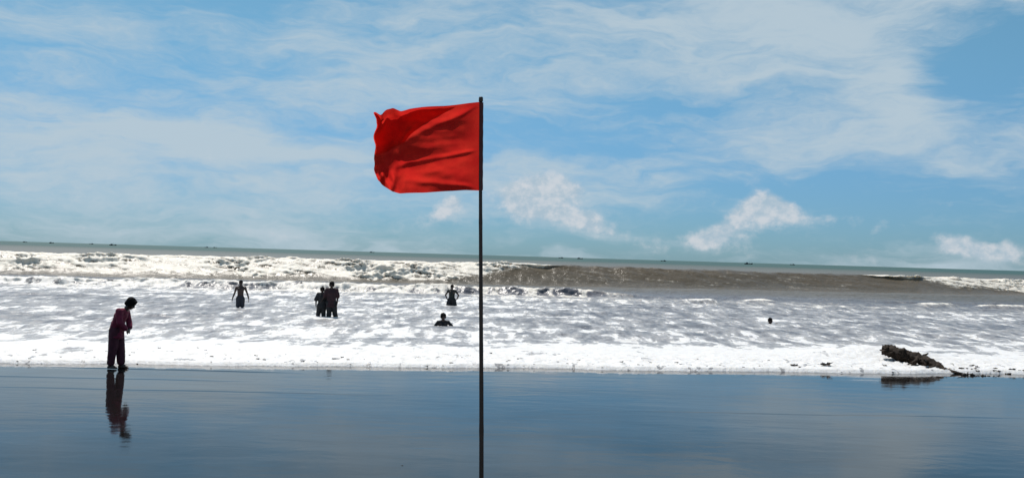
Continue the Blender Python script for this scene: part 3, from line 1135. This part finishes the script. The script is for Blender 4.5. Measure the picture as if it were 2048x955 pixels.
def walker():
    c = on_ground(232, 737, 0.0)
    p = dict(pelvis=(0, 0.02, 0.86), waist=(0, -0.01, 0.98), chest=(0, -0.07, 1.14), neck=(0, -0.155, 1.285),
             head=(0, -0.285, 1.405), look=(0, -0.85, -0.62), toe_a=(-0.1, -1, 0), toe_b=(0.12, -1, 0),
             hip_a=(-0.085, 0.02, 0.82), hip_b=(0.085, 0.02, 0.82), knee_a=(-0.09, 0.045, 0.44), knee_b=(0.08, -0.040, 0.44),
             ankle_a=(-0.09, 0.085, 0.075), ankle_b=(0.08, -0.075, 0.075),
             shoulder_a=(-0.17, -0.105, 1.245), shoulder_b=(0.17, -0.105, 1.245),
             elbow_a=(-0.215, -0.15, 1.00), elbow_b=(0.215, -0.15, 1.00),
             wrist_a=(-0.085, -0.24, 0.845), wrist_b=(0.085, -0.235, 0.855),
             handdir_a=(0.8, -0.25, -0.35), handdir_b=(-0.8, -0.3, -0.35),
             handback_a=(-0.2, -1, 0.2), handback_b=(0.2, -1, 0.2), curl=0.5)
    sh = shirt_parts(p, 0.66, 0.030, 1.75, 0.02)
    sh.append(('t', (0, 0.07, 0.84), 0.10, (0, 0.120, 0.70), 0.080))
    tr = leg_parts(p, 1.84, 0.028, 0.068, 0.056)
    person('person', (c.x, c.y, 0.012), R(86), p, SKIN, 'full',
           [('tunic', MAROON, sh), ('trousers', PLUM, tr)],
           'person in pinkish maroon tunic and trousers standing on wet sand, head bowed')


def bather(key, z_extra, rz, p, hair, clothes, label, scale=1.0, dx=0.0):
    b = BPOS[key]
    person('person', (b.x + dx, b.y, z_extra), rz, p, SKIN, hair, clothes, label, scale)


def bathers():
    p = stand_pose(shoulder_a=(-0.18, 0.01, 1.34), shoulder_b=(0.18, 0.01, 1.34),
                   elbow_a=(-0.26, 0.03, 1.08), elbow_b=(0.28, 0.03, 1.09),
                   wrist_a=(-0.33, -0.03, 0.86), wrist_b=(0.36, -0.04, 0.87), handdir_a=(-0.15, -0.1, -1), handdir_b=(0.1, -0.1, -1),
                   knee_a=(-0.08, -0.05, 0.46), knee_b=(0.09, 0.03, 0.46), ankle_a=(-0.08, -0.06, 0.08), ankle_b=(0.09, 0.10, 0.08))
    bather('wader', -0.36, R(6), p, 'short', [('shorts', GREY, leg_parts(p, 0.75, 0.02))],
           'bare-chested bather wading thigh-deep, arms hanging away from the sides')
    # the pair
    p = stand_pose(elbow_a=(-0.27, 0.0, 1.10), wrist_a=(-0.25, -0.06, 0.87), elbow_b=(0.25, 0.02, 1.12), wrist_b=(0.30, -0.10, 0.95),
                   knee_a=(-0.15, -0.03, 0.46), ankle_a=(-0.20, 0.0, 0.08), knee_b=(0.08, 0.0, 0.46), ankle_b=(0.14, 0.03, 0.08),
                   look=(0.25, -1, -0.1))
    bather('short', -0.20, R(-4), p, 'full', [('shirt', BLACK, shirt_parts(p, 0.72, 0.042, 0.95)), ('trousers', BLACK, leg_parts(p, 1.6, 0.04))],
           'shorter of the two bathers standing close together in the surf, in black clothes', 0.885)
    p = stand_pose(elbow_a=(-0.25, 0.05, 1.10), wrist_a=(-0.34, -0.03, 0.97), elbow_b=(0.24, 0.03, 1.09), wrist_b=(0.23, -0.08, 0.84),
                   knee_b=(0.15, 0.0, 0.46), ankle_b=(0.24, 0.06, 0.08), knee_a=(-0.07, -0.02, 0.46), ankle_a=(-0.10, 0.0, 0.08),
                   look=(-0.3, -1, -0.12))
    bather('tall', -0.17, R(8), p, 'full', [('shirt', WINE, shirt_parts(p, 0.70, 0.042, 0.95)), ('trousers', BLACK, leg_parts(p, 1.75, 0.04))],
           'taller of the two bathers standing close together in the surf, in dark wine shirt', 1.0, -0.05)
    p = stand_pose(elbow_a=(-0.335, 0.06, 1.13), elbow_b=(0.335, 0.06, 1.13), wrist_a=(-0.25, -0.01, 0.93), wrist_b=(0.27, -0.01, 0.93),
                   handdir_a=(0.6, 0.2, -0.6), handdir_b=(-0.6, 0.2, -0.6),
                   knee_a=(-0.17, -0.03, 0.46), knee_b=(0.17, -0.03, 0.46), ankle_a=(-0.22, 0, 0.08), ankle_b=(0.22, 0, 0.08))
    bather('hips', -0.50, R(-8), p, 'short', [('vest', DKGREEN, shirt_parts(p, 0.86, 0.008, 0.35, 0.0)), ('shorts', BLACK, leg_parts(p, 0.8, 0.05))],
           'bather with hands on hips standing deep in surf just left of the pole')
    # seated in the shallows: only head, shoulders and sloping arms above the water
    p = dict(pelvis=(0, 0.12, 0.13), waist=(0, 0.12, 0.27), chest=(0, 0.08, 0.45), neck=(0, 0.06, 0.61), head=(0, 0.02, 0.755),
             look=(0.2, -1, -0.1), toe_a=(0, -1, 0), toe_b=(0, -1, 0),
             hip_a=(-0.09, 0.08, 0.12), hip_b=(0.09, 0.08, 0.12), knee_a=(-0.16, -0.33, 0.16), knee_b=(0.16, -0.33, 0.16),
             ankle_a=(-0.15, -0.72, 0.08), ankle_b=(0.15, -0.72, 0.08),
             shoulder_a=(-0.175, 0.08, 0.56), shoulder_b=(0.175, 0.08, 0.56),
             elbow_a=(-0.30, 0.10, 0.36), elbow_b=(0.34, 0.06, 0.40),
             wrist_a=(-0.40, 0.0, 0.17), wrist_b=(0.46, 0.0, 0.22))
    bather('seated', -0.30, R(5), p, 'full', [('shirt', BLACK, shirt_parts(p, 0.1, 0.008, 0.8, 0.0)), ('shorts', BLACK, leg_parts(p, 0.8, 0.02))],
           'bather sunk to the chest in foam, dark head and sloping shoulders showing')
    # swimming: prone just under the surface, head up
    p = dict(pelvis=(0, 0.68, -0.30), waist=(0, 0.54, -0.27), chest=(0, 0.34, -0.20), neck=(0, 0.15, -0.06), head=(0, 0.03, 0.09),
             look=(0.7, -0.8, -0.05), toe_a=(0, 1, 0), toe_b=(0, 1, 0),
             hip_a=(-0.085, 0.72, -0.31), hip_b=(0.085, 0.72, -0.31), knee_a=(-0.1, 1.10, -0.28), knee_b=(0.1, 1.10, -0.30),
             ankle_a=(-0.1, 1.46, -0.22), ankle_b=(0.1, 1.46, -0.25),
             shoulder_a=(-0.17, 0.20, -0.13), shoulder_b=(0.17, 0.20, -0.11),
             elbow_a=(-0.30, 0.02, -0.22), elbow_b=(0.27, 0.0, -0.03), wrist_a=(-0.22, -0.20, -0.25), wrist_b=(0.22, -0.22, -0.10))
    bather('head', 0.15, 0.0, p, 'short', [('shorts', BLACK, leg_parts(p, 0.7, 0.015))],
           'lone swimmer right of the pole with only the dark head above water')


walker()
bathers()


# ------------------------------------------------------------------ driftwood
def lumpy_log(name, pts, radii, seed, n=18, amp=0.16):
    """tapering, cracked wooden limb through pts"""
    pts = [Vector(p) for p in pts]
    rs = np.random.RandomState(seed)
    K = 10 * (len(pts) - 1)
    rows = []
    for i in range(K + 1):
        t = i / K * (len(pts) - 1)
        k = min(int(t), len(pts) - 2)
        f = t - k
        f2 = f * f * (3 - 2 * f)
        c = pts[k].lerp(pts[k + 1], f)
        r = radii[k] * (1 - f2) + radii[k + 1] * f2
        tan = (pts[k + 1] - pts[k]).normalized()
        side = tan.cross(Vector((0, 0, 1))).normalized()
        up = side.cross(tan)
        ring = []
        for j in range(n):
            a = 2 * math.pi * j / n
            q = float(fbm(np.array(math.cos(a) * 1.4 + seed), np.array(math.sin(a) * 1.4 + i * 0.13), 3, seed))
            q2 = float(perlin(np.array(j * 0.9), np.array(i * 0.35), seed + 3))
            rr = r * (1 + amp * 2.2 * q + amp * 0.8 * q2)
            ring.append(c + side * rr * math.cos(a) + up * rr * math.sin(a))
        rows.append(ring)
    bm = bmesh.new()
    vr = [[bm.verts.new(p) for p in r_] for r_ in rows]
    for a, b in zip(vr[:-1], vr[1:]):
        for j in range(n):
            bm.faces.new((a[j], a[(j + 1) % n], b[(j + 1) % n], b[j]))
    for ring, flip in ((vr[0], True), (vr[-1], False)):
        c = sum((v.co for v in ring), Vector()) / n
        cv = bm.verts.new(c + (vr[1][0].co - vr[0][0].co) * (0.25 if flip else -0.25))
        for j in range(n):
            f_ = (ring[(j + 1) % n], ring[j], cv) if flip else (ring[j], ring[(j + 1) % n], cv)
            bm.faces.new(f_)
    me = bpy.data.meshes.new(name)
    bm.to_mesh(me)
    bm.free()
    return me


BARK = simple('wet_driftwood', (0.026, 0.017, 0.011), 0.8, 0.6, 6, 1.0, 25, 0.2)


def build_driftwood():
    def Q(px, py, y):
        return at_depth(px, py, y)
    base = Q(1850, 735, 26.0)
    base.z = 0.02
    root = empty('driftwood_log', tuple(base))
    tag(root, 'dark ragged driftwood log lying tilted in the foam at the water edge', 'driftwood')
    pxm = 26.5 / F
    trunk = [(1764, 699, 27.4), (1780, 701, 27.3), (1800, 709, 27.0), (1822, 713, 26.8), (1848, 720, 26.5), (1868, 731, 26.1), (1888, 742, 25.8), (1925, 747, 25.4)]
    rad = [8, 12, 11, 10, 10, 9, 6, 2]
    mesh_obj('trunk', lumpy_log('trunk', [Q(*t) - base for t in trunk], [r * pxm for r in rad], 3, 20, 0.36), BARK, root)
    rs = random.Random(12)
    # splintered roots and branch stubs, thickest around the middle of the trunk
    for k in range(26):
        t = rs.uniform(1.2, 6.2)
        i = int(t)
        f = t - i
        p0 = [trunk[i][j] * (1 - f) + trunk[i + 1][j] * f for j in range(3)]
        p0[0] += rs.uniform(-8, 8)
        p0[1] += rs.uniform(-3, 8)
        down = rs.random() < 0.6
        dx, dy = rs.uniform(-26, 22), (rs.uniform(6, 16) if down else rs.uniform(-12, 2))
        pts = [p0, [p0[0] + dx * .5 + rs.uniform(-4, 4), min(p0[1] + dy * .5, 749), p0[2] + rs.uniform(-.2, .1)],
               [p0[0] + dx, min(p0[1] + dy + rs.uniform(-3, 3), 750), p0[2] + rs.uniform(-.4, .2)]]
        r0 = rs.uniform(2.2, 5.5)
        mesh_obj('branch_stub', lumpy_log('branch_stub', [Q(*q) - base for q in pts],
                                          [r0 * pxm, r0 * .8 * pxm, r0 * rs.uniform(.1, .5) * pxm], 20 + k, 8, 0.28), BARK, root)


build_driftwood()


def build_debris():
    WEED = simple('wet_weed', (0.030, 0.019, 0.012), 0.6, 0.5, 20, 0.6, 60)
    meshes = []
    for k in range(5):
        bm = bmesh.new()
        rs = random.Random(50 + k)
        for i in range(6):
            ell(bm, (rs.uniform(-0.07, 0.07), rs.uniform(-0.04, 0.04), 0.018 + rs.uniform(-0.01, 0.015)),
                (rs.uniform(0.02, 0.055), rs.uniform(0.015, 0.03), rs.uniform(0.012, 0.028)),
                Euler((rs.uniform(-.4, .4), rs.uniform(-.5, .5), rs.uniform(0, 3))).to_matrix(), 1)
        for i in range(4):
            a = rs.uniform(0, 6.28)
            tube(bm, (0, 0, 0.02), 0.008, (0.10 * math.cos(a), 0.06 * math.sin(a), 0.02 + rs.uniform(-0.01, 0.04)), 0.004, 6)
        me = bpy.data.meshes.new('weed_scrap')
        bm.to_mesh(me)
        bm.free()
        meshes.append(me)
    named = [(1587, 733, 1.1, 'small dark scrap of weed at foam edge, left of the pair before the driftwood'),
             (1653, 734, 1.5, 'slanting dark scrap of weed at foam edge nearest left of the driftwood'),
             (1932, 745, 2.1, 'dark flat lump of weed at foam edge just right of driftwood'),
             (1974, 747, 1.7, 'dark lump of weed at foam edge, rightmost of the large ones'),
             (804, 931, 0.16, 'tiny dark pebble-like scrap on bare wet sand left of the pole')]
    for i, (px, py, s_, lb) in enumerate(named):
        c = on_ground(px, py, 0.05 if py < 800 else 0.16)
        o = mesh_obj('weed_scrap', meshes[i % 5], WEED)
        o.location = (c.x, c.y, (sea_z(c.x, c.y) if py < 800 else 0.015 * (23.0 + 0.155 * c.x - c.y)) - 0.002)
        o.scale = (s_,) * 3
        o.rotation_euler = (0, 0, rng.uniform(-0.4, 0.4))
        tag(o, lb, 'seaweed', 'weed scraps along the foam edge')
    # uncountable tiny dark specks scattered over the foam front
    vs_, fs_ = [], []
    for i in range(190):
        x = rng.uniform(-13.5, 15.0)
        y = float(shore(np.array(x))) + abs(rng.gauss(0.1, 1.1))
        me = meshes[i % 5]
        k = rng.choice((0.18, 0.25, 0.3, 0.4, 0.55))
        if i < 22:                     # thicker litter trailing off to the right of the driftwood
            x = rng.uniform(11.0, 14.2)
            y = float(shore(np.array(x))) + rng.uniform(0.0, 0.9)
            k = rng.uniform(0.4, 0.95)
        M = Matrix.Translation((x, y, sea_z(x, y) - 0.006)) @ Matrix.Rotation(rng.uniform(-0.8, 0.8), 4, 'Z') @ Matrix.Scale(k, 4)
        n0 = len(vs_)
        vs_ += [tuple(M @ v.co) for v in me.vertices]
        fs_ += [tuple(n0 + q for q in p.vertices) for p in me.polygons]
    me = bpy.data.meshes.new('foam_edge_specks')
    me.from_pydata(vs_, [], fs_)
    o = mesh_obj('foam_edge_specks', me, WEED)
    tag(o, 'tiny dark specks strewn along the leading edge of the foam', 'seaweed')
    o['kind'] = 'stuff'


build_debris()


# ------------------------------------------------------------------ fishing boats on the horizon
def build_boats():
    hullm = simple('boat_hull', (0.020, 0.028, 0.034), 0.6, 0.3, 0.5)
    cabm = simple('boat_cabin', (0.035, 0.050, 0.058), 0.6, 0.3, 0.5)
    mastm = simple('boat_mast', (0.02, 0.02, 0.022), 0.7, 0.3, 0.5)

    def hull_mesh():
        bm = bmesh.new()
        rows = []
        for i in range(13):
            t = i / 12 * 2 - 1
            wd = 1.6 * (1 - abs(t) ** 2.6) + 0.04
            sheer = 1.0 + 1.3 * abs(t) ** 3 * (1.35 if t > 0 else 1.0)
            x = 6.0 * t * (1.0)
            rows.append([bm.verts.new(v) for v in ((x, -wd, sheer), (x, -wd * 0.75, 0.2), (x * 0.92, 0, -0.5),
                                                   (x, wd * 0.75, 0.2), (x, wd, sheer), (x, 0, sheer - 0.15))])
        for a, b in zip(rows[:-1], rows[1:]):
            for j in range(6):
                bm.faces.new((a[j], a[(j + 1) % 6], b[(j + 1) % 6], b[j]))
        bm.faces.new(rows[0]); bm.faces.new(rows[-1][::-1])
        me = bpy.data.meshes.new('hull'); bm.to_mesh(me); bm.free()
        return me

    def box_mesh(name, boxes):
        bm = bmesh.new()
        for (c, d) in boxes:
            bmesh.ops.create_cube(bm, size=1.0, matrix=Matrix.Translation(c) @ Matrix.Diagonal((*d, 1)))
        bmesh.ops.bevel(bm, geom=bm.edges[:], offset=0.06, segments=1)
        me = bpy.data.meshes.new(name); bm.to_mesh(me); bm.free()
        return me
    hull = hull_mesh()
    cabin = box_mesh('cabin', [((-2.2, 0, 1.9), (3.0, 2.0, 1.9))])
    roof = box_mesh('cabin_roof', [((-2.1, 0, 2.95), (3.7, 2.4, 0.16))])
    bm = bmesh.new(); tube(bm, (1.2, 0, 0.6), 0.11, (1.2, 0, 5.4), 0.06, 8)
    mast = bpy.data.meshes.new('mast'); bm.to_mesh(mast); bm.free()
    bm = bmesh.new(); tube(bm, (1.2, 0, 1.8), 0.06, (4.6, 0, 4.2), 0.05, 8)
    boom = bpy.data.meshes.new('boom'); bm.to_mesh(boom); bm.free()
    spots = [(50, 482, 8, 'faint fishing boat on the horizon, farthest left of all'),
             (103, 482, 10, 'fishing boat on the horizon, second from the left edge'),
             (183, 483, 8, 'small fishing boat on the horizon above the bowed person, left of the larger one'),
             (226, 485, 13, 'larger fishing boat on the horizon directly above the bowed person'),
             (413, 491, 8, 'left boat of the close pair on the horizon above the wading bather'),
             (430, 492, 7, 'right boat of the close pair on the horizon above the wading bather'),
             (744, 504, 9, 'lone small boat on the horizon left of the pole'),
             (1122, 513, 9, 'faint boat on the horizon, first to the right of the pole'),
             (1160, 514, 11, 'dark boat on the horizon, second to the right of the pole'),
             (1327, 519, 10, 'dark boat on the horizon, third to the right of the pole'),
             (1497, 526, 15, 'largest dark boat on the horizon, above the lone swimmer'),
             (1585, 527, 9, 'small dark boat on the horizon, farthest right of all')]
    for i, (px, py, wpx, lb) in enumerate(spots):
        dist = 12.0 * F / wpx * 0.95
        p = at_depth(px, py, dist)
        root = empty('fishing_boat', (p.x, dist, 0.0), R((8, -14, 172, 4, 160, 20, -6, 185, 10, 170, -9, 176)[i]))
        tag(root, lb, 'boat', 'fishing boats along the horizon')
        for nm, me, mt in (('hull', hull, hullm), ('cabin', cabin, cabm), ('cabin_roof', roof, cabm), ('mast', mast, mastm), ('boom', boom, mastm)):
            o = bpy.data.objects.new(nm, me)
            link(o, root)
            if not me.materials:
                me.materials.append(mt)


build_boats()
